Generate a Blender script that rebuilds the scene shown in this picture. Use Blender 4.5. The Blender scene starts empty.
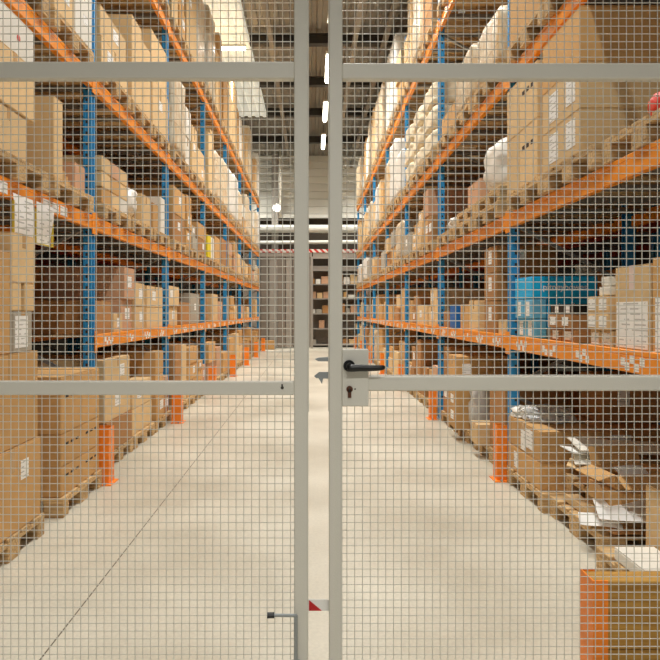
import bpy, bmesh, math, random
from mathutils import Vector, Matrix, noise
rnd = random.Random(11)
C = bpy.context.scene.collection
SC = bpy.context.scene

# ------------------------------------------------------------------ materials
def srgb(r, g, b):
    f = lambda c: (c / 255 / 12.92) if c / 255 <= .04045 else ((c / 255 + .055) / 1.055) ** 2.4
    return (f(r), f(g), f(b), 1)

def mat(name, col, rough=.6, metal=0, var=0.0, noise_amt=0.0, nscale=8, bump=0.0, bscale=40, spec=.4):
    m = bpy.data.materials.new(name); m.use_nodes = True
    nt = m.node_tree; n = nt.nodes; l = nt.links
    b = n['Principled BSDF']
    b.inputs['Roughness'].default_value = rough
    b.inputs['Metallic'].default_value = metal
    b.inputs['Specular IOR Level'].default_value = spec
    b.inputs['Base Color'].default_value = col
    src = None
    if noise_amt or var:
        hsv = n.new('ShaderNodeHueSaturation'); hsv.inputs['Color'].default_value = col
        add = n.new('ShaderNodeMath'); add.operation = 'ADD'; add.inputs[0].default_value = 1; add.inputs[1].default_value = 0
        if var:
            oi = n.new('ShaderNodeObjectInfo')
            mr = n.new('ShaderNodeMapRange'); mr.inputs['To Min'].default_value = 1 - var; mr.inputs['To Max'].default_value = 1 + var
            l.new(oi.outputs['Random'], mr.inputs['Value']); l.new(mr.outputs[0], add.inputs[0])
        if noise_amt:
            tc = n.new('ShaderNodeTexCoord'); ns = n.new('ShaderNodeTexNoise'); ns.inputs['Scale'].default_value = nscale
            ns.inputs['Detail'].default_value = 5
            l.new(tc.outputs['Object'], ns.inputs['Vector'])
            m2 = n.new('ShaderNodeMapRange'); m2.inputs['From Min'].default_value = .3; m2.inputs['From Max'].default_value = .7
            m2.inputs['To Min'].default_value = -noise_amt; m2.inputs['To Max'].default_value = noise_amt
            l.new(ns.outputs['Fac'], m2.inputs['Value']); l.new(m2.outputs[0], add.inputs[1])
        l.new(add.outputs[0], hsv.inputs['Value']); l.new(hsv.outputs['Color'], b.inputs['Base Color'])
    if bump:
        tc = n.new('ShaderNodeTexCoord'); ns = n.new('ShaderNodeTexNoise'); ns.inputs['Scale'].default_value = bscale
        bp = n.new('ShaderNodeBump'); bp.inputs['Strength'].default_value = bump; bp.inputs['Distance'].default_value = .01
        l.new(tc.outputs['Object'], ns.inputs['Vector']); l.new(ns.outputs['Fac'], bp.inputs['Height']); l.new(bp.outputs[0], b.inputs['Normal'])
    return m

M = {}
M['gate'] = mat('gate_paint', srgb(214, 211, 200), .45, var=0, bump=.08, bscale=300)
M['blue'] = mat('rack_blue', srgb(52, 148, 206), .4, noise_amt=.08)
M['orange'] = mat('rack_orange', srgb(250, 152, 38), .38, noise_amt=.06)
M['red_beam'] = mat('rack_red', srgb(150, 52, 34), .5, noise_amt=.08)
M['guard'] = mat('guard_orange', srgb(252, 142, 44), .42, noise_amt=.08)
M['zinc'] = mat('galvanised', srgb(158, 158, 154), .45, .6, noise_amt=.1)
M['black'] = mat('black_plastic', srgb(22, 22, 22), .35)
M['dark'] = mat('dark_steel', srgb(70, 66, 60), .5, .3)
M['steel'] = mat('brushed_steel', srgb(150, 155, 155), .4, .25)
M['brass'] = mat('brown_brass', srgb(105, 70, 55), .4, .6)
M['T'] = mat('cardboard_tan', srgb(206, 162, 104), .8, var=.12, noise_amt=.05, nscale=5, bump=.1, bscale=30)
M['C'] = mat('cardboard_pale', srgb(224, 192, 142), .8, var=.09, noise_amt=.05, nscale=5, bump=.1, bscale=30)
M['B'] = mat('cardboard_brown', srgb(178, 130, 80), .8, var=.12, noise_amt=.06, nscale=5, bump=.1, bscale=30)
M['W'] = mat('white_board', srgb(232, 228, 216), .65, var=.05, noise_amt=.03)
M['G'] = mat('grey_board', srgb(176, 168, 152), .7, var=.06, noise_amt=.05)
M['P'] = mat('pink_tan_board', srgb(206, 162, 128), .8, var=.05, noise_amt=.05)
M['Y'] = mat('yellow_board', srgb(232, 210, 40), .6)
M['pb'] = mat('blue_carton', srgb(20, 190, 250), .45, noise_amt=.03)
M['pb2'] = mat('light_blue_carton', srgb(110, 190, 228), .45, noise_amt=.03)
M['rb'] = mat('royal_blue_plastic', srgb(30, 110, 190), .4)
M['tape'] = mat('packing_tape', srgb(196, 158, 108), .25, spec=.6)
M['ctape'] = mat('pale_tape', srgb(228, 206, 196), .3)
M['ink'] = mat('printed_ink', srgb(60, 45, 35), .7)
M['whiteink'] = mat('white_ink', srgb(246, 250, 252), .6)
M['red'] = mat('red_ink', srgb(190, 30, 36), .5)
M['redpl'] = mat('red_plastic', srgb(222, 66, 50), .4)
M['teal'] = mat('teal_film', srgb(80, 140, 150), .4)
M['sack'] = mat('woven_sack', srgb(230, 216, 186), .75, var=.06, noise_amt=.06, bump=.3, bscale=25)
M['white'] = mat('white_paper', srgb(240, 240, 236), .6)
M['yellowtape'] = mat('yellow_edge', srgb(214, 188, 70), .5)

def lined(name, base, ink, rows, axis='Z', along=18):
    """paper with rows of broken print"""
    m = mat(name, base, .6); nt = m.node_tree; n = nt.nodes; l = nt.links
    def mth(op, a, b=0.0):
        q = n.new('ShaderNodeMath'); q.operation = op
        for i, v in enumerate((a, b)):
            if isinstance(v, (int, float)): q.inputs[i].default_value = v
            else: l.new(v, q.inputs[i])
        return q.outputs[0]
    tc = n.new('ShaderNodeTexCoord'); sx = n.new('ShaderNodeSeparateXYZ'); l.new(tc.outputs['Object'], sx.inputs[0])
    row = mth('LESS_THAN', mth('FRACT', mth('ADD', mth('MULTIPLY', sx.outputs[axis], rows), 40.25)), .28)
    ns = n.new('ShaderNodeTexNoise'); ns.inputs['Scale'].default_value = along; ns.inputs['Detail'].default_value = 2; l.new(tc.outputs['Object'], ns.inputs['Vector'])
    f = mth('MULTIPLY', row, mth('GREATER_THAN', ns.outputs['Fac'], .5))
    mx = n.new('ShaderNodeMix'); mx.data_type = 'RGBA'; mx.inputs['A'].default_value = base; mx.inputs['B'].default_value = ink
    l.new(f, mx.inputs['Factor']); l.new(mx.outputs['Result'], n['Principled BSDF'].inputs['Base Color'])
    return m
M['label'] = lined('printed_label', srgb(246, 245, 240), srgb(198, 195, 190), 34)
M['loc'] = lined('location_sticker', srgb(246, 244, 238), srgb(205, 198, 190), 60)
M['pouch'] = lined('pouch_paper', srgb(242, 240, 236), srgb(190, 188, 184), 26, 'X', 14)

def wood(name, a, b, scale=(3, 60, 60)):
    m = mat(name, a, .75); nt = m.node_tree; n = nt.nodes; l = nt.links
    tc = n.new('ShaderNodeTexCoord'); mp = n.new('ShaderNodeMapping'); mp.inputs['Scale'].default_value = scale
    ns = n.new('ShaderNodeTexNoise'); ns.inputs['Scale'].default_value = 1; ns.inputs['Detail'].default_value = 6
    cr = n.new('ShaderNodeValToRGB'); cr.color_ramp.elements[0].color = b; cr.color_ramp.elements[1].color = a
    cr.color_ramp.elements[0].position = .3; cr.color_ramp.elements[1].position = .6
    oi = n.new('ShaderNodeObjectInfo'); mr = n.new('ShaderNodeMapRange'); mr.inputs['To Min'].default_value = .82; mr.inputs['To Max'].default_value = 1.12
    hs = n.new('ShaderNodeHueSaturation')
    l.new(tc.outputs['Object'], mp.inputs['Vector']); l.new(mp.outputs[0], ns.inputs['Vector']); l.new(ns.outputs['Fac'], cr.inputs['Fac'])
    l.new(oi.outputs['Random'], mr.inputs['Value']); l.new(mr.outputs[0], hs.inputs['Value']); l.new(cr.outputs[0], hs.inputs['Color'])
    l.new(hs.outputs[0], n['Principled BSDF'].inputs['Base Color'])
    bp = n.new('ShaderNodeBump'); bp.inputs['Strength'].default_value = .25; bp.inputs['Distance'].default_value = .005
    l.new(ns.outputs['Fac'], bp.inputs['Height']); l.new(bp.outputs[0], n['Principled BSDF'].inputs['Normal'])
    return m
M['wood'] = wood('pallet_wood', srgb(214, 182, 132), srgb(172, 136, 90))
M['chip'] = wood('chipboard', srgb(196, 160, 112), srgb(165, 128, 84), (30, 30, 30))
M['timber'] = wood('treated_timber', srgb(196, 150, 72), srgb(166, 120, 52), (2.5, 40, 40))

# stretch film over cartons: pale glossy cream with wrinkles
def film():
    m = mat('stretch_film', srgb(232, 214, 180), .32, spec=.6); nt = m.node_tree; n = nt.nodes; l = nt.links
    tc = n.new('ShaderNodeTexCoord'); mp = n.new('ShaderNodeMapping'); mp.inputs['Scale'].default_value = (14, 14, 2.2)
    ns = n.new('ShaderNodeTexNoise'); ns.inputs['Scale'].default_value = 1; ns.inputs['Detail'].default_value = 4; ns.inputs['Distortion'].default_value = 1.2
    bp = n.new('ShaderNodeBump'); bp.inputs['Strength'].default_value = .5; bp.inputs['Distance'].default_value = .02
    cr = n.new('ShaderNodeValToRGB'); cr.color_ramp.elements[0].color = srgb(218, 180, 126); cr.color_ramp.elements[1].color = srgb(240, 230, 206)
    cr.color_ramp.elements[0].position = .35; cr.color_ramp.elements[1].position = .6
    oi = n.new('ShaderNodeObjectInfo'); mr = n.new('ShaderNodeMapRange'); mr.inputs['To Min'].default_value = .86; mr.inputs['To Max'].default_value = 1.06
    hs = n.new('ShaderNodeHueSaturation')
    l.new(tc.outputs['Object'], mp.inputs['Vector']); l.new(mp.outputs[0], ns.inputs['Vector']); l.new(ns.outputs['Fac'], bp.inputs['Height'])
    l.new(ns.outputs['Fac'], cr.inputs['Fac']); l.new(cr.outputs[0], hs.inputs['Color']); l.new(oi.outputs['Random'], mr.inputs['Value'])
    l.new(mr.outputs[0], hs.inputs['Value']); l.new(hs.outputs[0], n['Principled BSDF'].inputs['Base Color'])
    l.new(bp.outputs[0], n['Principled BSDF'].inputs['Normal'])
    m2 = n.new('ShaderNodeMapping'); m2.inputs['Rotation'].default_value = (math.pi / 2, 0, math.pi / 2)
    br = n.new('ShaderNodeTexBrick'); br.inputs['Scale'].default_value = 1; br.inputs['Brick Width'].default_value = .39; br.inputs['Row Height'].default_value = .33
    br.inputs['Mortar Size'].default_value = .008; br.inputs['Mortar Smooth'].default_value = .5
    br.inputs['Color1'].default_value = (1, 1, 1, 1); br.inputs['Color2'].default_value = (.82, .76, .68, 1); br.inputs['Mortar'].default_value = (.55, .45, .34, 1)
    mm = n.new('ShaderNodeMix'); mm.data_type = 'RGBA'; mm.blend_type = 'MULTIPLY'; mm.inputs['Factor'].default_value = .8
    l.new(tc.outputs['Object'], m2.inputs['Vector']); l.new(m2.outputs[0], br.inputs['Vector'])
    l.new(hs.outputs[0], mm.inputs['A']); l.new(br.outputs['Color'], mm.inputs['B']); l.new(mm.outputs['Result'], n['Principled BSDF'].inputs['Base Color'])
    return m
M['film'] = film()
M['whitefilm'] = mat('white_film', srgb(238, 234, 224), .35, var=.05, noise_amt=.06, nscale=3, bump=.5, bscale=9)
def clear_film():
    m = bpy.data.materials.new('clear_bag_film'); m.use_nodes = True; nt = m.node_tree; n = nt.nodes; l = nt.links
    b = n['Principled BSDF']; b.inputs['Base Color'].default_value = srgb(225, 228, 228); b.inputs['Roughness'].default_value = .18
    t = n.new('ShaderNodeBsdfTransparent'); mx = n.new('ShaderNodeMixShader')
    lw = n.new('ShaderNodeLayerWeight'); lw.inputs['Blend'].default_value = .45
    mr = n.new('ShaderNodeMapRange'); mr.inputs['To Min'].default_value = .35; mr.inputs['To Max'].default_value = .95
    l.new(lw.outputs['Facing'], mr.inputs['Value']); l.new(mr.outputs[0], mx.inputs['Fac'])
    l.new(t.outputs[0], mx.inputs[1]); l.new(b.outputs[0], mx.inputs[2]); l.new(mx.outputs[0], n['Material Output'].inputs['Surface'])
    return m
M['clear'] = clear_film()
def emis(name, col, s):
    m = bpy.data.materials.new(name); m.use_nodes = True; b = m.node_tree.nodes['Principled BSDF']
    b.inputs['Base Color'].default_value = col; b.inputs['Emission Color'].default_value = col; b.inputs['Emission Strength'].default_value = s
    return m
M['tube'] = emis('fluorescent_tube', (1, .96, .86, 1), 14)
M['globe'] = emis('globe_glass', (1, .97, .9, 1), 1.6)

# floor concrete with cast joint
def floor_mat():
    m = mat('concrete', srgb(206, 196, 170), .42, spec=.35); nt = m.node_tree; n = nt.nodes; l = nt.links
    tc = n.new('ShaderNodeTexCoord'); n1 = n.new('ShaderNodeTexNoise'); n1.inputs['Scale'].default_value = .9; n1.inputs['Detail'].default_value = 6
    n2 = n.new('ShaderNodeTexNoise'); n2.inputs['Scale'].default_value = 55; n2.inputs['Detail'].default_value = 3
    cr = n.new('ShaderNodeValToRGB'); cr.color_ramp.elements[0].color = srgb(190, 182, 162); cr.color_ramp.elements[1].color = srgb(214, 208, 190)
    cr.color_ramp.elements[0].position = .35; cr.color_ramp.elements[1].position = .62
    hs = n.new('ShaderNodeHueSaturation'); mr = n.new('ShaderNodeMapRange'); mr.inputs['From Min'].default_value = .35; mr.inputs['From Max'].default_value = .65
    mr.inputs['To Min'].default_value = .95; mr.inputs['To Max'].default_value = 1.04
    l.new(tc.outputs['Object'], n1.inputs['Vector']); l.new(tc.outputs['Object'], n2.inputs['Vector']); l.new(n1.outputs['Fac'], cr.inputs['Fac'])
    l.new(cr.outputs[0], hs.inputs['Color']); l.new(n2.outputs['Fac'], mr.inputs['Value']); l.new(mr.outputs[0], hs.inputs['Value'])
    sx = n.new('ShaderNodeSeparateXYZ'); l.new(tc.outputs['Object'], sx.inputs[0])
    a = n.new('ShaderNodeMath'); a.operation = 'ADD'; a.inputs[1].default_value = 1.17; l.new(sx.outputs['X'], a.inputs[0])
    ab = n.new('ShaderNodeMath'); ab.operation = 'ABSOLUTE'; l.new(a.outputs[0], ab.inputs[0])
    lt = n.new('ShaderNodeMath'); lt.operation = 'LESS_THAN'; lt.inputs[1].default_value = .0035; l.new(ab.outputs[0], lt.inputs[0])
    mx = n.new('ShaderNodeMix'); mx.data_type = 'RGBA'; mx.inputs['B'].default_value = srgb(96, 86, 70)
    l.new(lt.outputs[0], mx.inputs['Factor']); l.new(hs.outputs[0], mx.inputs['A']); l.new(mx.outputs['Result'], n['Principled BSDF'].inputs['Base Color'])
    r = n.new('ShaderNodeMapRange'); r.inputs['To Min'].default_value = .28; r.inputs['To Max'].default_value = .5
    l.new(n1.outputs['Fac'], r.inputs['Value']); l.new(r.outputs[0], n['Principled BSDF'].inputs['Roughness'])
    return m
M['floor'] = floor_mat()
M['ceil'] = mat('deck_brown_grey', srgb(150, 144, 132), .6, noise_amt=.04)
M['ceilw'] = mat('deck_white', srgb(236, 236, 224), .5)
M['roof'] = emis('white_deck_glow', srgb(236, 238, 226), .42)  # plain white deck, made to glow in place of bounced light
M['wall'] = mat('wall_panel', srgb(150, 142, 128), .7, noise_amt=.04)
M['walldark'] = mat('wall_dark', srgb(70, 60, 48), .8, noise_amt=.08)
M['wallwhite'] = mat('wall_white', srgb(232, 230, 218), .5)
M['door'] = mat('door_grey', srgb(168, 162, 152), .6, noise_amt=.04)
M['doord'] = mat('door_grey_dark', srgb(138, 128, 116), .6, noise_amt=.04)
M['stripe'] = None
def stripe():
    m = mat('hazard_tape', (1, 1, 1, 1), .5); nt = m.node_tree; n = nt.nodes; l = nt.links
    tc = n.new('ShaderNodeTexCoord'); sx = n.new('ShaderNodeSeparateXYZ'); l.new(tc.outputs['Object'], sx.inputs[0])
    a = n.new('ShaderNodeMath'); a.operation = 'ADD'; l.new(sx.outputs['X'], a.inputs[0]); l.new(sx.outputs['Z'], a.inputs[1])
    f = n.new('ShaderNodeMath'); f.operation = 'MODULO'; f.inputs[1].default_value = .24
    o = n.new('ShaderNodeMath'); o.operation = 'ADD'; o.inputs[1].default_value = 24; l.new(a.outputs[0], o.inputs[0]); l.new(o.outputs[0], f.inputs[0])
    g = n.new('ShaderNodeMath'); g.operation = 'GREATER_THAN'; g.inputs[1].default_value = .12; l.new(f.outputs[0], g.inputs[0])
    mx = n.new('ShaderNodeMix'); mx.data_type = 'RGBA'; mx.inputs['A'].default_value = srgb(236, 232, 222); mx.inputs['B'].default_value = srgb(206, 60, 50)
    l.new(g.outputs[0], mx.inputs['Factor']); l.new(mx.outputs['Result'], n['Principled BSDF'].inputs['Base Color'])
    return m
M['stripe'] = stripe()

# ------------------------------------------------------------------ mesh builder
class MB:
    def __init__(s): s.v = []; s.f = []; s.mi = []
    def add(s, vs, fs, mi=0):
        o = len(s.v); s.v += [tuple(p) for p in vs]; s.f += [tuple(i + o for i in f) for f in fs]; s.mi += [mi] * len(fs); return s
    def box(s, x0, x1, y0, y1, z0, z1, mi=0, mx=None):
        vs = [Vector((x, y, z)) for z in (z0, z1) for y in (y0, y1) for x in (x0, x1)]
        if mx is not None: vs = [mx @ p for p in vs]
        return s.add(vs, [(0, 2, 3, 1), (4, 5, 7, 6), (0, 1, 5, 4), (2, 6, 7, 3), (0, 4, 6, 2), (1, 3, 7, 5)], mi)
    def bbox(s, x0, x1, y0, y1, z0, z1, b=.004, mi=0, mx=None):     # chamfered box
        b = min(b, (x1 - x0) * .4, (y1 - y0) * .4, (z1 - z0) * .4)
        bm = bmesh.new(); bmesh.ops.create_cube(bm, size=1)
        for v in bm.verts:
            v.co = Vector(((x0 + x1) / 2 + v.co.x * (x1 - x0), (y0 + y1) / 2 + v.co.y * (y1 - y0), (z0 + z1) / 2 + v.co.z * (z1 - z0)))
        bmesh.ops.bevel(bm, geom=bm.edges[:], offset=b, segments=1, affect='EDGES')
        bm.verts.index_update()
        vs = [mx @ v.co if mx is not None else v.co.copy() for v in bm.verts]; fs = [tuple(v.index for v in f.verts) for f in bm.faces]; bm.free()
        return s.add(vs, fs, mi)
    def rod(s, p, q, r, n=10, mi=0, r2=None):
        p = Vector(p); q = Vector(q); d = (q - p).normalized(); a = d.orthogonal().normalized(); c = d.cross(a); r2 = r if r2 is None else r2
        vs = []
        for (o, rr) in ((p, r), (q, r2)):
            for i in range(n): t = 2 * math.pi * i / n; vs.append(o + a * math.cos(t) * rr + c * math.sin(t) * rr)
        fs = [(i, (i + 1) % n, n + (i + 1) % n, n + i) for i in range(n)] + [tuple(range(n))[::-1], tuple(range(n, 2 * n))]
        return s.add(vs, fs, mi)
    def bar(s, p, q, w, h, mi=0):                                  # rectangular bar from p to q
        p = Vector(p); q = Vector(q); d = q - p; L = d.length; z = d.normalized()
        a = Vector((0, 1, 0)) if abs(z.y) < .9 else Vector((0, 0, 1)); x = a.cross(z).normalized(); y = z.cross(x)
        mx = Matrix((x, y, z)).transposed().to_4x4(); mx.translation = p
        return s.box(-w / 2, w / 2, -h / 2, h / 2, 0, L, mi, mx)
    def prism(s, pts, axis, a, b, mi=0):                           # pts 2D polygon extruded on axis
        def P(u, v, t): return {'x': (t, u, v), 'y': (u, t, v), 'z': (u, v, t)}[axis]
        n = len(pts); vs = [P(u, v, a) for u, v in pts] + [P(u, v, b) for u, v in pts]
        return s.add(vs, [(i, (i + 1) % n, n + (i + 1) % n, n + i) for i in range(n)] + [tuple(range(n))[::-1], tuple(range(n, 2 * n))], mi)
    def obj(s, name, mats, parent=None, loc=None, rotz=0, smooth=False, recalc=True):
        me = bpy.data.meshes.new(name); vs = s.v
        if loc is not None: vs = [(p[0] - loc[0], p[1] - loc[1], p[2] - loc[2]) for p in vs]
        me.from_pydata(vs, [], s.f)
        for m in (mats if isinstance(mats, (list, tuple)) else [mats]): me.materials.append(M[m] if isinstance(m, str) else m)
        me.polygons.foreach_set('material_index', s.mi)
        if recalc:
            bm = bmesh.new(); bm.from_mesh(me); bmesh.ops.recalc_face_normals(bm, faces=bm.faces[:]); bm.to_mesh(me); bm.free()
        if smooth: me.polygons.foreach_set('use_smooth', [True] * len(me.polygons))
        me.update()
        o = bpy.data.objects.new(name, me); C.objects.link(o)
        if loc is not None and parent is None: o.location = loc
        if parent is not None: o.parent = parent
        o.rotation_euler.z = rotz
        return o
LABELS = {}
def tag(o, label, cat, group=None):
    n = len(label.split())
    if n > 16: print('LONG', n, label)
    if label in LABELS and not group: print('DUP', label)
    LABELS[label] = 1
    o['label'] = label; o['category'] = cat
    if group: o['group'] = group
    return o
def struct(o): o['kind'] = 'structure'; return o
def empty(name, loc=(0, 0, 0)):
    o = bpy.data.objects.new(name, None); C.objects.link(o); o.location = loc; o.empty_display_size = .1; return o

# ------------------------------------------------------------------ camera
cam = bpy.data.cameras.new('camera'); co = bpy.data.objects.new('camera', cam); C.objects.link(co); SC.camera = co
co.location = (0, 0, 1.5); co.rotation_euler = (math.pi / 2, 0, 0)
cam.lens = 36 * 590 / 660; cam.shift_x = 18 / 660; cam.shift_y = -19 / 660; cam.clip_start = .05; cam.clip_end = 200
def proj(x, y, z): return 312 + 590 * x / y, 311 - 590 * (z - 1.5) / y
def inview(x0, x1, y0, y1, z0, z1, m=12):
    us = []; vs = []
    for x in (x0, x1):
        for y in (y0, y1):
            for z in (z0, z1):
                u, v = proj(x, max(y, .3), z); us.append(u); vs.append(v)
    return max(us) > -m and min(us) < 660 + m and max(vs) > -m and min(vs) < 660 + m

# ------------------------------------------------------------------ room shell
YB = 25.7; ZC = 8.3
struct(MB().box(-7, 7, -3, YB + .2, -.1, 0).obj('floor', 'floor'))
def corrug(x0, x1, z, period=.25, dep=.045):
    pts = []; x = x0
    while x < x1 - 1e-6:
        for (dx, dz) in ((0, 0), (.4, 0), (.5, -dep / 1), (.9, -dep)):
            xx = x + dx * period
            if xx <= x1: pts.append((xx, z + dz))
        x += period
    pts.append((x1, z)); return pts + [(x1, z + .12), (x0, z + .12)]
def deck(name, x0, x1, y0, y1, z, m):
    pts = corrug(x0, x1, z); k = len(pts) - 2; b = MB()
    vs = [(u, y0, v) for u, v in pts[:k]] + [(u, y1, v) for u, v in pts[:k]]
    b.add(vs, [(i, i + 1, k + i + 1, k + i) for i in range(k - 1)])
    b.box(x0, x1, y0, y1, z + .01, z + .1)
    return struct(b.obj(name, m, recalc=False))
deck('ceiling', -7, 7, -3, YB + .2, ZC, 'ceil')
deck('ceiling_white_panel', -6.8, -1.55, 10.0, 20.2, ZC - .12, 'roof')
for i, y in enumerate((3.8, 6.4, 9.0, 11.6, 14.2, 16.8, 19.4, 22.5)):
    xl = -1.5 if 10 < y < 20.2 else -6.9
    b = MB(); b.box(xl, 6.9, y - .09, y + .09, ZC - .17, ZC - .15).box(xl, 6.9, y - .09, y + .09, ZC - .4, ZC - .38).box(xl, 6.9, y - .01, y + .01, ZC - .38, ZC - .17)
    struct(b.obj('ceiling_beam', 'dark'))
for i, x in enumerate((-.95, -.2, 1.0, 1.7)):
    struct(MB().box(x - .05, x + .05, 3, YB, ZC - .58, ZC - .42).obj('ceiling_beam', 'ceil'))
struct(MB().box(-7.2, -7, -3, YB + .2, 0, ZC).obj('wall_left', 'walldark'))
struct(MB().box(7, 7.2, -3, YB + .2, 0, ZC).obj('wall_right', 'walldark'))
b = MB().box(-7, 7, YB, YB + .2, 0, 5.72)
struct(b.obj('wall_back', 'walldark'))
b = MB()
z = 5.72
while z < 8.25:
    z1 = min(z + .33, 8.28); b.bbox(-7, 7, YB - .02, YB + .2, z, z1 - .015, .012); z = z1
b.box(-7, 7, YB + .05, YB + .2, 5.72, 8.28)
struct(b.obj('wall_back_cladding', 'wallwhite'))
struct(MB().box(-7, 7, YB - .35, YB - .2, 5.5, 5.66).obj('trim_back_rail', 'wallwhite'))
# column on back wall and ducts
struct(MB().bbox(-1.72, -1.44, YB - .6, YB - .36, 0, 8.2, .01).obj('column_back', 'door'))
tag(MB().rod((-4, YB - .85, 4.96), (4, YB - .85, 4.96), .17, 20).obj('ventilation_duct', 'wallwhite', smooth=True), 'thick pale round duct running across the far end of the aisle', 'duct')
tag(MB().rod((-4, YB - .9, 4.36), (4, YB - .9, 4.42), .08, 14).obj('ceiling_pipe', 'wallwhite', smooth=True), 'thin pale pipe below the thick duct at the far end', 'pipe')
tag(MB().rod((-1.25, 23.1, 5.2), (-1.25, 23.1, 8.1), .05, 12).obj('drop_pipe', 'wallwhite', smooth=True), 'pale vertical pipe dropping from the roof above the far grey door', 'pipe')
g = MB()
bm = bmesh.new(); bmesh.ops.create_uvsphere(bm, u_segments=16, v_segments=10, radius=.16); g.add([v.co + Vector((-1.37, 22.9, 5.5)) for v in bm.verts], [tuple(v.index for v in f.verts) for f in bm.faces]); bm.free()
gl = g.obj('globe_lamp', 'globe', smooth=True, loc=(-1.37, 23.0, 5.34))
tag(gl, 'round white globe lamp on the pipe end at the far end', 'lamp')
MB().rod((0, .1, .16), (.1, .2, .16), .03, 8).obj('bracket', 'dark', gl)
# far door with vertical panels
Yd = 23.62
b = MB(); b.box(-2.6, 0.0, Yd, Yd + .12, 3.68, 3.9).box(-.06, 0.04, Yd, Yd + .12, 0, 3.68).box(-2.7, -2.6, Yd, Yd + .12, 0, 3.9)
struct(b.obj('door_1', 'door'))
xs = [-2.6, -2.05, -1.72, -1.38, -1.05, -.78, -.42, -.06]
for i in range(7):
    off = .02 if i % 2 else .06
    struct(MB().bbox(xs[i], xs[i + 1] - .02, Yd + off, Yd + off + .04, .04, 3.68, .01).obj('door_1_panel', 'doord' if i % 2 else 'door'))
hz = MB().box(-2.55, 2.3, Yd - .03, Yd - .01, 3.84, 3.97).obj('hazard_strip', 'stripe', loc=(0, Yd, 3.9))
tag(hz, 'red and white striped band across the far end of the aisle', 'hazard strip')
struct(MB().box(0.04, 2.6, Yd, Yd + .12, 3.6, 3.9).obj('trim_1', 'door'))
# far shelving unit behind the opening
sh = empty('shelving_unit', (0.9, 24.6, 0)); tag(sh, 'pale grey shelving unit holding small boxes, seen through the gap between the gates', 'shelving')
for zz in (.12, .78, 1.4, 2.02, 2.62, 3.2):
    MB().box(-1.0, 1.4, -.25, .25, zz - .04, zz).obj('shelf', 'door', sh)
for xx in (-1.0, .2, 1.4):
    for yy in (-.25, .22): MB().box(xx - .025, xx + .025, yy, yy + .04, 0, 3.4).obj('shelf_post', 'door', sh)
MB().box(-1.0, 1.4, .26, .27, 0, 3.4).obj('back_panel', 'doord', sh)

# ------------------------------------------------------------------ pallets
def pallet_parts():
    w, L = .8, 1.2
    p = {}
    d = MB()
    for i, yy in enumerate((-.4, -.2225, -.0725, .0775 + .02, .255)):
        ww = .145 if i in (0, 2, 4) else .1
        d.bbox(-.6, .6, yy, yy + ww, .122, .144, .003)
    for xx in (-.6, -.0725, .455): d.box(xx, xx + .145, -.4, .4, .1, .122)
    p['deck'] = d
    p['runners'] = [MB().bbox(-.6, .6, yy, yy + (.1 if k != 1 else .145), 0, .022, .003) for k, yy in enumerate((-.4, -.0725, .3))]
    p['blocks'] = [MB().bbox(xx, xx + .145, yy, yy + (.1 if k != 1 else .145), .022, .1, .003) for xx in (-.6, -.0725, .455) for k, yy in enumerate((-.4, -.0725, .3))]
    return p
PP = pallet_parts(); _proto = {}
def pallet(cx, cy, z, label, full, group=None, rz=0):
    if full not in _proto:
        if full:
            o = empty('wooden_pallet'); ch = [PP['deck'].obj('top_deck', 'wood', o)] + [r.obj('bottom_board', 'wood', o) for r in PP['runners']] + [k.obj('block', 'wood', o) for k in PP['blocks']]
        else:
            b = MB()
            for q in [PP['deck']] + PP['runners'] + PP['blocks']: b.add(q.v, q.f)
            o = b.obj('wooden_pallet', 'wood'); ch = []
        _proto[full] = (o, ch)
    else:
        o0, ch = _proto[full]; o = o0.copy(); C.objects.link(o)
        for c in ch: d = c.copy(); C.objects.link(d); d.parent = o
    o.location = (cx, cy, z); o.rotation_euler.z = rz
    tag(o, label, 'pallet', group); return o

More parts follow.
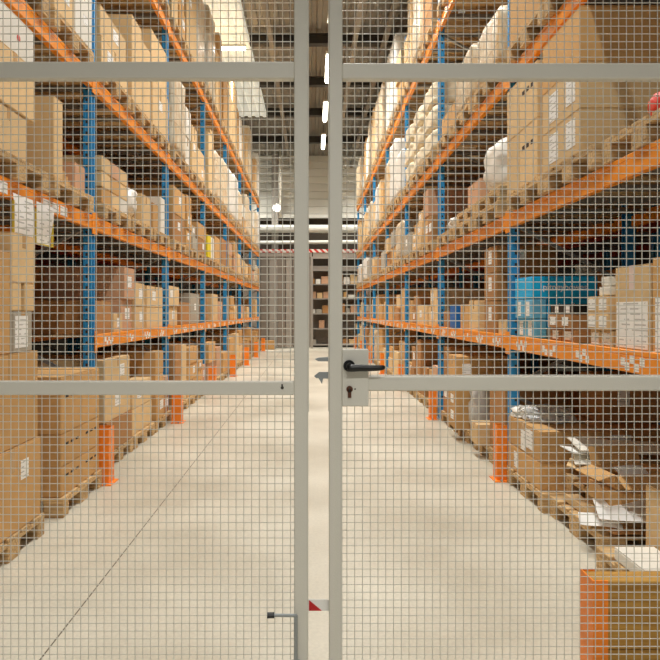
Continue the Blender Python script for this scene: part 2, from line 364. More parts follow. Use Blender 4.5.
# ------------------------------------------------------------------ goods
def carton(x0, x1, y0, y1, z0, z1, m, label, tape=True, sticker=None, rz=0, name='cardboard_carton', cat='carton', side=-1, detail=True, group=None, tapem='tape', print_=False):
    """closed carton: bevelled body, two top flaps meeting at a seam; tape and labels are children. side: which way the aisle lies"""
    cx, cy = (x0 + x1) / 2, (y0 + y1) / 2; hx, hy, h = (x1 - x0) / 2 - .0006, (y1 - y0) / 2 - .0006, z1 - z0 - .0014 - (.001 if tape else 0)
    b = MB(); b.bbox(-hx, hx, -hy, hy, 0, h - .005, .006)
    if detail:
        b.box(-hx + .002, hx - .002, -hy + .002, -.0015, h - .005, h); b.box(-hx + .002, hx - .002, .0015, hy - .002, h - .005, h)
    else: b.box(-hx + .002, hx - .002, -hy + .002, hy - .002, h - .005, h)
    if print_:
        fx = (hx + .0006) * -side
        for k in range(3):
            yy = -hy * .6 + k * hy * .5
            b.box(min(fx, fx + .001 * side), max(fx, fx + .001 * side), yy, yy + hy * .3, h * .62, h * .7, 1)
        b.box(-hx * .5, hx * .3, -hy - .001, -hy, h * .55, h * .65, 1)
    o = b.obj(name, [m, 'ink'] if print_ else m); o.location = (cx, cy, z0 + .0007); o.rotation_euler.z = rz
    tag(o, label, cat, group)
    if tape:
        t = MB(); t.box(-hx - .001, hx + .001, -.025, .025, h, h + .001)
        a = -side * hx; t.box(min(a, a - side * .0012), max(a, a - side * .0012), -.025, .025, h * .72, h + .001)
        t.obj('packing_tape', tapem, o)
    for st in (sticker or []):
        kind, u, v, w, hh = st   # kind 'a' aisle face, 'c' camera face; u along the face -1..1, v height fraction, w,h metres
        l = MB()
        if kind == 'a':
            a = -side * (hx + .001); l.box(a - .001, a + .001, u * hy - w / 2, u * hy + w / 2, h * v - hh / 2, h * v + hh / 2)
        else:
            l.box(u * hx - w / 2, u * hx + w / 2, -hy - .002, -hy, h * v - hh / 2, h * v + hh / 2)
        l.obj('shipping_label', 'label', o)
    return o

def lump(x0, x1, y0, y1, z0, z1, m, label, name, cat, amp=.02, layers=0, seed=0, group=None, rz=0, taper=.0, seg=8, powr=.28):
    """rounded, wrinkled volume: stretch-wrapped load, sack or bag"""
    cx, cy = (x0 + x1) / 2, (y0 + y1) / 2; hx, hy, h = (x1 - x0) / 2, (y1 - y0) / 2, z1 - z0
    bm = bmesh.new(); bmesh.ops.create_cube(bm, size=2); bmesh.ops.subdivide_edges(bm, edges=bm.edges[:], cuts=seg, use_grid_fill=True)
    for v in bm.verts:
        p = v.co.copy(); s = p.length; q = p / s
        r = (abs(q.x) ** (2 / powr) + abs(q.y) ** (2 / powr) + abs(q.z) ** (2 / powr)) ** (-powr / 2)
        q = q * r
        n3 = noise.noise_vector(Vector((q.x * 2 + seed * 3.1, q.y * 2, q.z * 2.6))) * amp
        t = 1 - taper * (q.z + 1) / 2
        zz = (q.z + 1) / 2 * h; k = 1.0
        if layers:
            ph = (zz / h * layers) % 1.0; k = 1 - .02 * (1 if ph < .06 or ph > .94 else 0)
        v.co = Vector((min(hx, max(-hx, q.x * hx * t * k + n3.x)), min(hy, max(-hy, q.y * hy * t * k + n3.y)), min(h, max(0, zz + n3.z * .5 - amp * .25))))
    b = MB(); b.add([v.co.copy() for v in bm.verts], [tuple(v.index for v in f.verts) for f in bm.faces]); bm.free()
    o = b.obj(name, m, smooth=True); o.location = (cx, cy, z0); o.rotation_euler.z = rz
    return tag(o, label, cat, group)

def open_carton(cx, cy, z, w, d, h, m, label, rz=0, fl=(30, 50, 110, 60)):
    t = .006; o = empty('open_carton', (cx, cy, z)); o.rotation_euler.z = rz; tag(o, label, 'open carton')
    b = MB(); b.box(-w / 2, w / 2, -d / 2, d / 2, 0, t); b.box(-w / 2, w / 2, -d / 2, -d / 2 + t, 0, h).box(-w / 2, w / 2, d / 2 - t, d / 2, 0, h)
    b.box(-w / 2, -w / 2 + t, -d / 2, d / 2, 0, h).box(w / 2 - t, w / 2, -d / 2, d / 2, 0, h); b.obj('body', m, o)
    fw = min(w, d) / 2 * .9
    for k, (px, py, ax, ln, sg) in enumerate(((0, -d / 2, 'X', w, 1), (0, d / 2, 'X', w, -1), (-w / 2, 0, 'Y', d, -1), (w / 2, 0, 'Y', d, 1))):
        a = math.radians(fl[k])
        f = MB()
        if ax == 'X': f.box(-ln / 2, ln / 2, -t / 2, t / 2, 0, fw); mx = Matrix.Translation((px, py, h)) @ Matrix.Rotation(sg * a, 4, 'X')
        else: f.box(-t / 2, t / 2, -ln / 2, ln / 2, 0, fw); mx = Matrix.Translation((px, py, h)) @ Matrix.Rotation(sg * a, 4, 'Y')
        q = MB(); q.add([mx @ Vector(p) for p in f.v], f.f); q.obj('flap', m, o)
    return o

def sheet(name, cx, cy, z, w, d, m, label, cat, rz=0, rx=0, ry=0, bend=.03, t=.004, seed=0):
    n = 6; b = MB(); top = []; bot = []
    for j in range(n + 1):
        for i in range(n + 1):
            x = (i / n - .5) * w; y = (j / n - .5) * d
            zz = bend * (math.sin(i / n * math.pi * 1.1 + seed) * .6 + .4 * noise.noise(Vector((x * 5 + seed, y * 5, 0))))
            top.append(Vector((x, y, zz + t))); bot.append(Vector((x, y, zz)))
    k = (n + 1) ** 2; fs = []
    for j in range(n):
        for i in range(n):
            a = j * (n + 1) + i; fs.append((a, a + 1, a + n + 2, a + n + 1)); fs.append((k + a, k + a + n + 1, k + a + n + 2, k + a + 1))
    for i in range(n):
        fs.append((i, k + i, k + i + 1, i + 1)); a = n * (n + 1) + i; fs.append((a, a + 1, k + a + 1, k + a))
        a = i * (n + 1); fs.append((a, a + n + 1, k + a + n + 1, k + a)); a = a + n; fs.append((a, k + a, k + a + n + 1, a + n + 1))
    b.add(top + bot, fs); o = b.obj(name, m); o.location = (cx, cy, z); o.rotation_euler = (rx, ry, rz)
    return tag(o, label, cat)

# ------------------------------------------------------------------ racks
XL, XR = 2.0, 1.767
UL = [2.59 + 2.8 * i for i in range(8)]
UR = [2.33 + 2.95 * i for i in range(8)]
UR = UR[:8]
LV = [0, 1.285, 2.37, 3.65, 5.5]
DEP = 1.1; PW = .1; PD = .07; HT = 6.7
def X(side, face, d): return side * (face + d)
def fbox(b, side, face, d0, d1, y0, y1, z0, z1, mi=0, bev=0):
    xa, xb = sorted((X(side, face, d0), X(side, face, d1)))
    return b.bbox(xa, xb, y0, y1, z0, z1, bev, mi) if bev else b.box(xa, xb, y0, y1, z0, z1, mi)
def rack(side, face, U, label, front, skip=(), stick=True):
    r = empty('pallet_rack', (X(side, face, DEP / 2), (U[0] + U[-1]) / 2, 0)); tag(r, label, 'rack'); L = r.location.copy()
    def add(b, name, m, par=r): return b.obj(name, m, par if par is r else par, loc=L)
    for u in U:
        for (d0, isf) in ((0, True), (DEP - PD, False)):
            b = MB()
            # channel post with ribbed front: two flanges, web and centre rib
            fbox(b, side, face, d0, d0 + PD, u - PW / 2, u - PW / 2 + .012, 0, HT)
            fbox(b, side, face, d0, d0 + PD, u + PW / 2 - .012, u + PW / 2, 0, HT)
            dd = d0 if isf else d0 + PD - .008
            fbox(b, side, face, dd, dd + .008, u - PW / 2 + .012, u - .018, 0, HT); fbox(b, side, face, dd, dd + .008, u + .018, u + PW / 2 - .012, 0, HT)
            fbox(b, side, face, d0 + .012, d0 + .02, u - .02, u + .02, 0, HT)
            # outer flange lips
            fbox(b, side, face, d0 + PD - .02, d0 + PD, u - PW / 2 - .006, u - PW / 2, 0, HT)
            if isf:
                z = .3
                while z < (HT if u < 12 else 0):
                    for dz in (0,):
                        xa, xb = sorted((X(side, face, .03), X(side, face, .05))); b.box(xa, xb, u - PW / 2 - .0015, u - PW / 2 + .002, z, z + .025, 1)
                    z += .1
            add(b, 'upright', ['blue', 'dark'])
            b = MB(); fbox(b, side, face, d0 - .02, d0 + PD + .02, u - .08, u + .08, 0, .008); add(b, 'base_plate', 'zinc')
        zz = [(.2, .75, 0), (.83, 1.38, 1), (1.73, 2.28, 0), (2.5, 3.05, 1), (3.3, 3.85, 0), (4.05, 4.6, 1), (4.8, 5.35, 0), (5.6, 6.15, 1)]
        for (a, c, up) in zz:
            za, zb = (a, c) if up else (c, a)   # front z, rear z
            b = MB(); b.bar((X(side, face, PD * .6), u, za), (X(side, face, DEP - PD * .6), u, zb), .03, .035); add(b, 'brace', 'zinc')
    n = len(U) - 1
    for b_i in range(n):
        a, c = U[b_i] + PW / 2, U[b_i + 1] - PW / 2
        for li in (1, 2, 3, 4):
            if (b_i, li) in skip: continue
            for (d0, isf) in ((-.012, True), (DEP - .038, False)):
                zt = LV[li]; hb = .125
                b = MB(); fbox(b, side, face, d0, d0 + .05, a, c, zt - hb, zt - .03, 0, .004)
                lip0, lip1 = (d0, d0 + .028) if isf else (d0 + .022, d0 + .05)
                fbox(b, side, face, lip0, lip1, a, c, zt - .03, zt, 0, .003)
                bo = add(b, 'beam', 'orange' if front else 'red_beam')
                if isf or b_i < 3:
                    for (ya, yb) in ((a - .048, a + .01), (c - .01, c + .048)):
                        cb = MB(); dd = d0 - .006 if isf else d0 + .05
                        fbox(cb, side, face, dd, dd + .006, ya, yb, zt - .17, zt + .03)
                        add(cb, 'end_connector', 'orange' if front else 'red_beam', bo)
                if isf and li == 1 and stick:
                    rs = random.Random(b_i * 7 + side * 3)
                    cl = 5 if side > 0 else 4
                    for k in range(cl):
                        s = MB(); yc = a + (c - a) * (k + .5) / cl
                        for (dy, dz) in ((-.1, .0), (-.045, -.035), (.0, .005), (.05, -.035), (.095, -.012)):
                            if rs.random() < .85:
                                fbox(s, side, face, d0 - .0015, d0, yc + dy - .023, yc + dy + .023, zt - .08 + dz, zt - .035 + dz)
                                if b_i < 3: add(s, 'location_label', 'loc', bo); s = MB()
                        if s.v: add(s, 'location_label', 'loc', bo)
                if isf and li == 2 and side < 0 and b_i == 0:
                    for yy in (3.72, 4.36, 4.5, 4.66): s = MB(); fbox(s, side, face, d0 - .0015, d0, yy, yy + .13, zt - .11, zt - .035); add(s, 'location_label', 'label', bo)
            if li == 1:
                b = MB(); fbox(b, side, face, .018, DEP - .018, a + .01, c - .01, LV[1] - .03, LV[1] - .008); add(b, 'shelf_board', 'chip')
            if li >= 2:
                for k in range(3):
                    yy = a + (c - a) * (k + .5) / 3
                    for dy in (-.25, .25):
                        b = MB(); fbox(b, side, face, .04, DEP - .04, yy + dy - .02, yy + dy + .02, LV[li] - .045, LV[li] - .005)
                        if b_i < 3: add(b, 'support_bar', 'zinc')
    return r
rack(-1, XL, UL, 'left blue and orange pallet rack lining the aisle', True, skip={(0, 1)})
rack(1, XR, UR, 'right blue and orange pallet rack lining the aisle', True)
# second rows standing back to back behind
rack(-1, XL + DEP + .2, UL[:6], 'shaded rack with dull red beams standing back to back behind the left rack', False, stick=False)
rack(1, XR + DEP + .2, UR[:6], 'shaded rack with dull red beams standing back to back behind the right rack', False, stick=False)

# upright protectors
ORD = ['first', 'second', 'third', 'fourth', 'fifth', 'sixth', 'seventh', 'eighth']
def guard(side, face, u, label):
    b = MB(); w = .07 if side < 0 else .055; d0, d1 = ((-.25, -.155) if side < 0 else (-.135, -.075)); t = .006; H = .49
    fbox(b, side, face, d0, d0 + t, u - w, u + w, .008, H); fbox(b, side, face, d0 + t, d1 + .03, u - w, u - w + t, .008, H); fbox(b, side, face, d0 + t, d1 + .03, u + w - t, u + w, .008, H)
    o = b.obj('upright_guard', 'guard', loc=(X(side, face, -.1), u, 0)); tag(o, label, 'rack guard')
    p = MB(); fbox(p, side, face, d0 - .03, d1 + .035, u - .1, u + .1, 0, .008); p.obj('foot_plate', 'guard', o, loc=(X(side, face, -.1), u, 0))
    q = MB()
    for dy in (-.09, .09): q.rod((X(side, face, d0 + .03), u + dy, .008), (X(side, face, d0 + .03), u + dy, .022), .012, 6)
    q.obj('anchor_bolt', 'zinc', o, loc=(X(side, face, -.1), u, 0))
for i in range(1, 8):
    guard(-1, XL, UL[i] - .24, f'orange steel guard at the foot of left rack, {ORD[i-1]} upright from the gate')
    guard(1, XR, UR[i] - .02, f'orange steel guard at the foot of right rack, {ORD[i-1]} upright from the gate')

# ------------------------------------------------------------------ stock generator
LN = ['floor', 'lowest shelf', 'second shelf', 'third shelf', 'top shelf']
def bayp(b): return 'before first upright' if b == 0 else f'past {ORD[b-1]} upright'
def where(side, b, lv): return f"{'left' if side < 0 else 'right'} rack {LN[lv]}, {bayp(b)}"
PN = ['near', 'middle', 'far']
CN = {'T': 'tan', 'C': 'pale tan', 'B': 'brown', 'W': 'white', 'G': 'grey', 'P': 'pinkish'}
count = {'carton': 0}
CUSTOM = set()   # slots (side,b,lv,p) done by hand
def put_pallet(side, face, b, lv, p, y, z, d0=-.06, rz=0):
    cx = X(side, face, d0 + .6)
    if not inview(cx - .6, cx + .6, y - .4, y + .4, z, z + .144): return
    pallet(cx, y, z + (.002 if lv else 0), f'wooden pallet, {PN[p]} one, {where(side, b, lv)}', b <= 1, rz=rz)
def fill(side, face, U, b, lv, p):
    a, c = U[b] + .1, U[b + 1] - .1
    step = (c - a) / 3; y = a + step * (p + .5); z0 = LV[lv]; d0 = -.06
    if lv == 0: d0 = -.085 if side < 0 else .0
    W = where(side, b, lv); pn = PN[p]; R = rnd; s = side
    maxh = {0: .95, 1: .72, 2: .85, 3: 1.3, 4: 1.75}[lv]
    if lv == 1:
        z = z0 - .006; base = f'in {pn} place'; d0 = .03
    else:
        z = z0 + (.147 if lv else .145); base = f'on {pn} pallet'
    xa, xb = sorted((X(s, face, d0), X(s, face, d0 + 1.15)))
    if not inview(xa, xb, y - .4, y + .4, z0, z0 + maxh): return
    if lv != 1: put_pallet(side, face, b, lv, p, y, z0, d0)
    far = b >= 3; wy = .39
    def fb(da, db): return sorted((X(s, face, d0 + da), X(s, face, min(d0 + db, 1.04 if lv == 1 else 9))))
    st = R.random()
    pal = ['C', 'C', 'T', 'C', 'W'] if lv >= 3 else (['T', 'C', 'B', 'T', 'G', 'C', 'P'] if lv in (1, 2) else ['T', 'T', 'C', 'B', 'P'])
    def stick(h, w):
        r = R.random()
        if far and r < .6: return []
        if r < .45: return [('a', R.uniform(-.4, .4), .55, min(.16, w * .5), min(.12, h * .45))]
        if r < .6: return [('a', R.uniform(-.3, .3), .6, min(.16, w * .5), min(.12, h * .4)), ('c', R.uniform(-.6, 0), .55, .15, min(.11, h * .4))]
        return []
    if lv == 4 and st < .5 or lv == 3 and st < .25 or lv == 2 and st < .12 or lv == 0 and st < .12:
        h = {4: R.uniform(1.35, 1.8), 3: R.uniform(.75, 1.35), 2: R.uniform(.5, .8), 0: R.uniform(.6, .9)}[lv]
        x0, x1 = fb(.0, 1.1)
        white = R.random() < .35
        lump(x0, x1, y - wy, y + wy, z, z + h, 'whitefilm' if white else 'film', f"{'white' if white else 'cream'} stretch-wrapped load {base}, {W}", 'wrapped_load', 'wrapped load', .018, 4, seed=R.random() * 50, seg=9, powr=.07)
        return
    if lv == 2 and st < .24 and not far:
        x0, x1 = fb(.03, 1.05)
        hh = 0
        for k in range(3):
            h = .17; lump(x0, x1, y - wy + .03, y + wy - .03, z + hh, z + hh + h, 'sack', f"cream sack, {['bottom','middle','top'][k]} of three {base}, {W}", 'sack', 'sack', .02, 0, seed=R.random() * 50, seg=7, powr=.5); hh += h + .001
        return
    if far:
        n = 1 if R.random() < .5 else 2
        if lv >= 3 and b <= 4 and R.random() < .6:
            for ci, (ya, yb) in enumerate(((-wy, -.005), (.005, wy))):
                H = maxh * R.uniform(.6, .98); m = R.choice(pal); x0, x1 = fb(R.uniform(0, .05), 1.08)
                carton(x0, x1, y + ya, y + yb, z, z + H, m, f"tall {CN[m]} carton, {['near', 'far'][ci]} {base}, {W}", tape=False, sticker=stick(H, .38), side=s, detail=False)
            return
        H = maxh * R.uniform(.5, .95); z_ = z
        yc = y
        for k in range(n):
            h = H / n * R.uniform(.85, 1.1); m = R.choice(pal); w = wy * R.uniform(.7, 1)
            x0, x1 = fb(R.uniform(0, .06), R.uniform(.8, 1.1))
            pos = ['', ] if n == 1 else ['bottom', 'top']
            carton(x0, x1, yc - w, yc + w, z_, z_ + h, M and m, f"{CN[m]} {'single' if n == 1 else pos[k]} carton {base}, {W}", tape=False, sticker=stick(h, w), side=s, detail=False)
            z_ += h
        return
    # near bays: one or two columns of one to three cartons
    cols = [(-wy, -.005), (.005, wy)] if R.random() < .55 else [(-wy, wy)]
    for ci, (ya, yb) in enumerate(cols):
        H = maxh * R.uniform(.4, .98); nl = R.choice([1, 2, 2, 3]) if H > .4 else 1
        z_ = z; side_n = '' if len(cols) == 1 else ['near', 'far'][ci]
        m = R.choice(pal)
        for k in range(nl):
            h = H / nl
            if R.random() < .3: m = R.choice(pal)
            sh_ = R.uniform(0, .05) * (k + 1) / 2; x0, x1 = fb(R.uniform(0, .05), R.uniform(.6, 1.08) if nl > 1 else 1.0)
            yy0, yy1 = y + ya + sh_ * .3, y + yb - sh_ * .3
            pos = 'single' if nl == 1 else (['bottom', 'top'] if nl == 2 else ['bottom', 'middle', 'top'])[k]
            feat = R.random() < .55
            stt = stick(h, yy1 - yy0)
            if z_ == z and lv == 1 and R.random() < .25 and nl == 1 and len(cols) == 2:
                open_carton((x0 + x1) / 2 - 0, (yy0 + yy1) / 2, z_, (x1 - x0) * .8, (yy1 - yy0) * .9, min(h, .35), m, f"{CN[m]} open carton, {side_n} {base}, {W}".replace('  ', ' '), fl=(15, 20, 40, 35))
                break
            carton(x0, x1, yy0, yy1, z_, z_ + h, m, f"{CN[m]} {'labelled ' if stt else ''}carton, {side_n} {pos} {base}, {W}".replace('  ', ' '), tape=feat, sticker=stt, rz=R.uniform(-.02, .02) if nl == 1 else 0, side=s)
            z_ += h

# ---- hand-built slots -------------------------------------------------------
def hb(side, face, d0, d1): return sorted((X(side, face, d0), X(side, face, d1)))
def HC(side, d0, d1, y0, y1, z0, z1, m, label, **k):
    face = XL if side < 0 else XR
    if abs(z0 - 1.279) < .02: d0 = max(d0, .02)
    x0, x1 = hb(side, face, d0, d1); return carton(x0, x1, y0, y1, z0, z1, m, label, side=side, **k)
A = 'before first upright'
for s in (-1, 1):
    for lv in range(5):
        for p in range(3): CUSTOM.add((s, 0, lv, p))
# LEFT, floor, bay 0
pallet(X(-1, XL, -.2 + .6), 3.57, 0, 'wooden pallet under the tall carton stack at the left photo edge', True)
pallet(X(-1, XL, -.2 + .6), 4.67, 0, 'wooden pallet just before the first left upright on the floor', True)
HC(-1, -.19, .95, 3.2, 3.94, .144, .665, 'T', 'wide tan carton, lowest of the tall stack at the left edge, on its pallet', sticker=[('a', .4, .7, .1, .12)])
HC(-1, -.18, .9, 3.2, 3.92, .665, 1.24, 'T', 'big tan carton, second from floor in the stack at the left edge', print_=False)
HC(-1, -.17, .5, 3.62, 3.86, 1.24, 1.50, 'G', 'grey shrouded carton with red mark, third up in left edge stack', sticker=[('a', -.2, .5, .16, .2)])
HC(-1, -.15, .5, 3.64, 3.76, 1.50, 1.68, 'C', 'small pale carton, nearer of two, midway up the left edge stack', tape=False)
HC(-1, -.15, .5, 3.8, 3.94, 1.50, 1.68, 'C', 'small pale carton, farther of two, midway up the left edge stack', tape=False)
HC(-1, -.15, .5, 3.62, 3.95, 1.68, 1.99, 'C', 'tan carton topping the left edge stack under the hanging sheets', rz=.03)
HC(-1, -.17, .5, 3.2, 3.58, 1.24, 1.86, 'T', 'tall orange-tan carton cut by the left photo edge', tape=False)
for (za, zb, nm) in ((.144, .36, 'bottom'), (.36, .6, 'second'), (.6, 1.02, 'top')):
    for (ya, yb, q) in ((4.28, 4.66, 'near'), (4.67, 5.05, 'far')):
        HC(-1, -.18, .55, ya, yb, za, zb, 'T', f'tan printed carton, {q} {nm} row, pallet before the first left upright', print_=True, tape=(nm == 'top'))
# LEFT second shelf bay 0
put_pallet(-1, XL, 0, 2, 1, 3.95, LV[2]); put_pallet(-1, XL, 0, 2, 2, 4.85, LV[2])
HC(-1, -.04, 1.0, 3.58, 4.06, 2.519, 2.82, 'C', f'pale carton, bottom of near stack, left rack second shelf, {A}')
HC(-1, -.05, 1.0, 3.6, 4.16, 2.82, 3.2, 'C', f'pale carton, middle of near stack, left rack second shelf, {A}')
HC(-1, -.02, .9, 3.7, 4.2, 3.2, 3.48, 'W', f'white carton with orange dot, top of near stack, left rack second shelf', tape=False)
b = MB().rod((X(-1, XL, -.0205), 3.98, 3.34), (X(-1, XL, -.0225), 3.98, 3.34), .022, 14); dot = [o for o in C.objects if o.get('label', '').startswith('white carton with orange dot')][0]
b.obj('orange_dot', 'redpl', dot, loc=dot.location)
HC(-1, -.05, .35, 4.46, 4.62, 2.519, 3.13, 'C', f'tall narrow pale carton standing alone, left rack second shelf, {A}', tape=False)
HC(-1, .0, .3, 4.98, 5.2, 2.519, 2.76, 'P', f'small pinkish carton beside the first left upright on second shelf')
HC(-1, .35, .9, 4.5, 5.0, 2.519, 2.72, 'B', f'low brown carton behind the narrow pale one on left second shelf')
for k in range(3):
    HC(-1, -.02 + .02 * k, .25, 4.66 + .1 * k, 4.74 + .1 * k, 2.519, 2.62 - .02 * k, 'T', f"{['nearest','middle','farthest'][k]} small tan packet, low row before the first left upright, second shelf", tape=False, name='small_packet', cat='packet')
# LEFT third shelf bay 0
put_pallet(-1, XL, 0, 3, 1, 3.95, LV[3]); put_pallet(-1, XL, 0, 3, 2, 4.85, LV[3])
HC(-1, -.05, .6, 3.6, 4.3, 3.799, 4.6, 'W', f'white carton, near pallet, left rack third shelf, {A}')
for (ya, yb, za, zb, m, t) in ((4.47, 4.84, 3.799, 4.25, 'C', 'near bottom'), (4.86, 5.23, 3.799, 4.3, 'W', 'far bottom'), (4.47, 4.84, 4.25, 4.8, 'C', 'near top'), (4.86, 5.23, 4.3, 4.9, 'C', 'far top')):
    HC(-1, -.05, 1.0, ya, yb, za, zb, m, f'{CN[m]} carton, {t} on far pallet, left rack third shelf, {A}', sticker=[('a', .2, .4, .1, .08)])
# hanging sheets
for k, yy in enumerate((4.02, 4.33)):
    s_ = sheet('document_pouch', X(-1, XL, -.03), yy, 2.13, .3, .27, 'pouch', ['nearer', 'farther'][k] + ' white document pouch hanging from the second left beam', 'document pouch', ry=math.radians(90), rx=0, bend=.02, t=.003, seed=k)
    b = MB(); b.box(.142, .15, -.135, .135, -.004, .012).box(-.1, .15, -.139, -.134, -.004, .012).box(-.1, .15, .134, .139, -.004, .012); b.obj('yellow_hem', 'yellowtape', s_)

# RIGHT, floor, bay 0
pallet(X(1, XR, -.06 + .6), 4.77, 0, 'wooden pallet under the cartons with the clear plastic bag', True)
pallet(X(1, XR, -.02 + .6), 3.94, 0, 'worn pallet carrying the heap of flattened cardboard and white sheets', True)
pallet(X(1, XR, -.13 + .6), 3.0, 0, 'low pallet cut by the right photo edge behind the orange timber guard', True)
HC(1, -.05, .5, 4.45, 5.18, .144, .36, 'T', 'tan carton, lower aisle-side one, pallet beside the first right upright', print_=False, tape=False, sticker=[('a', .4, .5, .1, .13)])
HC(1, -.05, .42, 4.44, 5.16, .36, .59, 'T', 'tan carton with two labels under the clear plastic bag', tape=True, sticker=[('a', -.35, .55, .16, .15), ('a', .0, .4, .1, .16)])
HC(1, .44, 1.0, 4.46, 5.1, .36, .6, 'B', 'brown carton with grey label, inner side beside the bagged one', sticker=[('c', -.55, .6, .16, .12)])
HC(1, .51, 1.0, 4.5, 5.1, .144, .36, 'B', 'brown carton, lower inner one, pallet beside the first right upright', tape=False)
HC(1, .55, 1.05, 4.72, 5.12, .6, .98, 'B', 'brown carton stacked high at the rear below the right lowest beam', sticker=[('c', -.3, .55, .1, .14), ('c', .2, .8, .12, .08)])
lump(X(1, XR, .0), X(1, XR, .4), 4.72, 5.14, .592, .73, 'clear', 'crumpled clear plastic bag lying on the tan carton by first right upright', 'plastic_bag', 'plastic bag', .09, seed=4, powr=.9, seg=12)
lump(X(1, XR, -.04), X(1, XR, .16), 4.98, 5.16, .592, .70, 'whitefilm', 'white crumpled film beside the orange guard on the bagged carton', 'plastic_film', 'film', .06, seed=9, powr=.9, seg=9)
# heap
HX = lambda d: X(1, XR, d)
pallet(HX(.72), 4.0, .146, 'second worn pallet stacked under the back of the cardboard heap', True, rz=.0)
HC(1, .05, .56, 3.62, 3.88, .293, .40, 'T', 'flat tan carton under the open one on the heap', rz=.03)
HC(1, .13, .33, 3.93, 4.16, .293, .42, 'B', 'small brown carton at the inner left of the heap', rz=.1, tape=False)
HC(1, .36, .8, 3.98, 4.3, .293, .49, 'B', 'brown carton holding up the white boards at the back of the heap', tape=False)
open_carton(HX(.25), 3.76, .402, .34, .26, .09, 'T', 'open tan carton lying on the heap with white paper inside its flaps', rz=.1, fl=(120, 20, 105, 95))
sheet('paper_sheet', HX(.26), 3.70, .47, .2, .16, 'white', 'bright white paper lying in the open carton', 'paper', rz=.15, rx=.42, bend=.015, t=.003, seed=6)
sheet('cardboard_sheet', HX(.14), 4.02, .43, .3, .24, 'C', 'pale torn cardboard piece on the upper left of the heap', 'cardboard sheet', rz=-.5, ry=.08, bend=.02, t=.008, seed=2)
sheet('paper_sheet', HX(.2), 3.99, .475, .36, .2, 'W', 'pale board on the upper left of the heap', 'board', rz=-.35, rx=.1, bend=.02, t=.008, seed=7)
sheet('paper_sheet', HX(.12), 4.1, .535, .26, .16, 'white', 'small white board overlapping the top of the heap', 'board', rz=.2, rx=.12, bend=.02, t=.006, seed=9)
sheet('paper_sheet', HX(.36), 4.08, .56, .62, .26, 'W', 'wide white board along the top back of the heap', 'board', rz=-.05, rx=.12, bend=.02, t=.01, seed=8)
sheet('cardboard_sheet', HX(.2), 3.56, .165, .36, .1, 'B', 'brown cardboard strip along the front of the heap pallet', 'cardboard sheet', rz=.05, bend=.01, t=.012, seed=1)
sheet('paper_sheet', HX(.12), 3.56, .30, .32, .2, 'white', 'long white paper sheet sliding off the front of the heap', 'paper', rz=-.25, rx=.35, bend=.02, t=.003, seed=4)
sheet('paper_sheet', HX(.02), 3.66, .2, .24, .15, 'white', 'narrow white paper strip on the pallet front below the heap', 'paper', rz=-.35, rx=.2, ry=.1, bend=.02, t=.003, seed=5)
sheet('paper_sheet', HX(.34), 3.52, .22, .12, .16, 'white', 'white folded paper at the front lip of the heap pallet', 'paper', rz=.3, rx=.6, bend=.02, t=.003, seed=10)
HC(1, .03, .13, 3.8, 4.2, .146, .2, 'C', 'thin pale packet lying on the heap pallet beside the upper pallet', tape=False, name='flat_packet', cat='packet')
HC(1, -.12, .10, 2.92, 3.22, .146, .215, 'W', 'flat white-topped carton just behind the orange and timber guard', tape=False)
HC(1, .13, .7, 3.12, 3.36, .146, .52, 'C', 'pale carton cut by the right photo edge beside the heap', tape=False)
HC(1, .11, .7, 2.72, 3.1, .146, .42, 'C', 'lower pale carton at the right edge behind the timber guard', tape=False)

# RIGHT lowest shelf bay 0
zb = LV[1] - .006
HC(1, .0, .5, 3.12, 3.48, zb, 1.755, 'C', 'big tan carton with tall white shipping label, right lowest shelf', tapem='ctape', sticker=[('a', 0, .3, .32, .26)])
HC(1, .0, .5, 2.7, 3.1, zb, 1.78, 'T', 'tan carton with white label cut by the right photo edge, lowest shelf', tapem='ctape', sticker=[('a', 0, .3, .34, .28)])
for k in range(3):
    for j, (ya, yb) in enumerate(((3.52, 3.655), (3.66, 3.79))):
        HC(1, .0, .25, ya, yb, zb + k * .105, zb + k * .105 + .103, 'C', f"small labelled carton, {['bottom','middle','top'][k]} {['near','far'][j]}, beside the big white-labelled one", tape=False, sticker=[('a', 0, .5, .09, .07)])
for k, (dy, dd, zz) in enumerate(((.0, .02, 0), (.12, .06, 0), (.05, .04, .06))):
    HC(1, dd, dd + .14, 3.54 + dy, 3.64 + dy, zb + .316 + zz, zb + .374 + zz, 'W', f"tiny white packet {['near','far','top'][k]} in the pile above the small labelled cartons", tape=False, name='small_packet', cat='packet')
for k in range(2):
    for j in range(2):
        HC(1, .0, .5, 4.02 + .21 * j, 4.22 + .21 * j, zb + .1 * k, zb + .1 * k + .098, 'B', f"brown carton with dark print, {['lower','upper'][k]} {['near','far'][j]}, before the blue cartons", print_=True, tape=False, sticker=[('a', 0, .5, .1, .06)])
HC(1, .02, .5, 4.02, 4.43, zb + .2, zb + .27, 'G', 'dark grey flat case resting on the brown printed cartons', tape=False, sticker=[('a', -.5, .5, .06, .05), ('a', .4, .5, .06, .05)]).data.materials[0] = M['black']
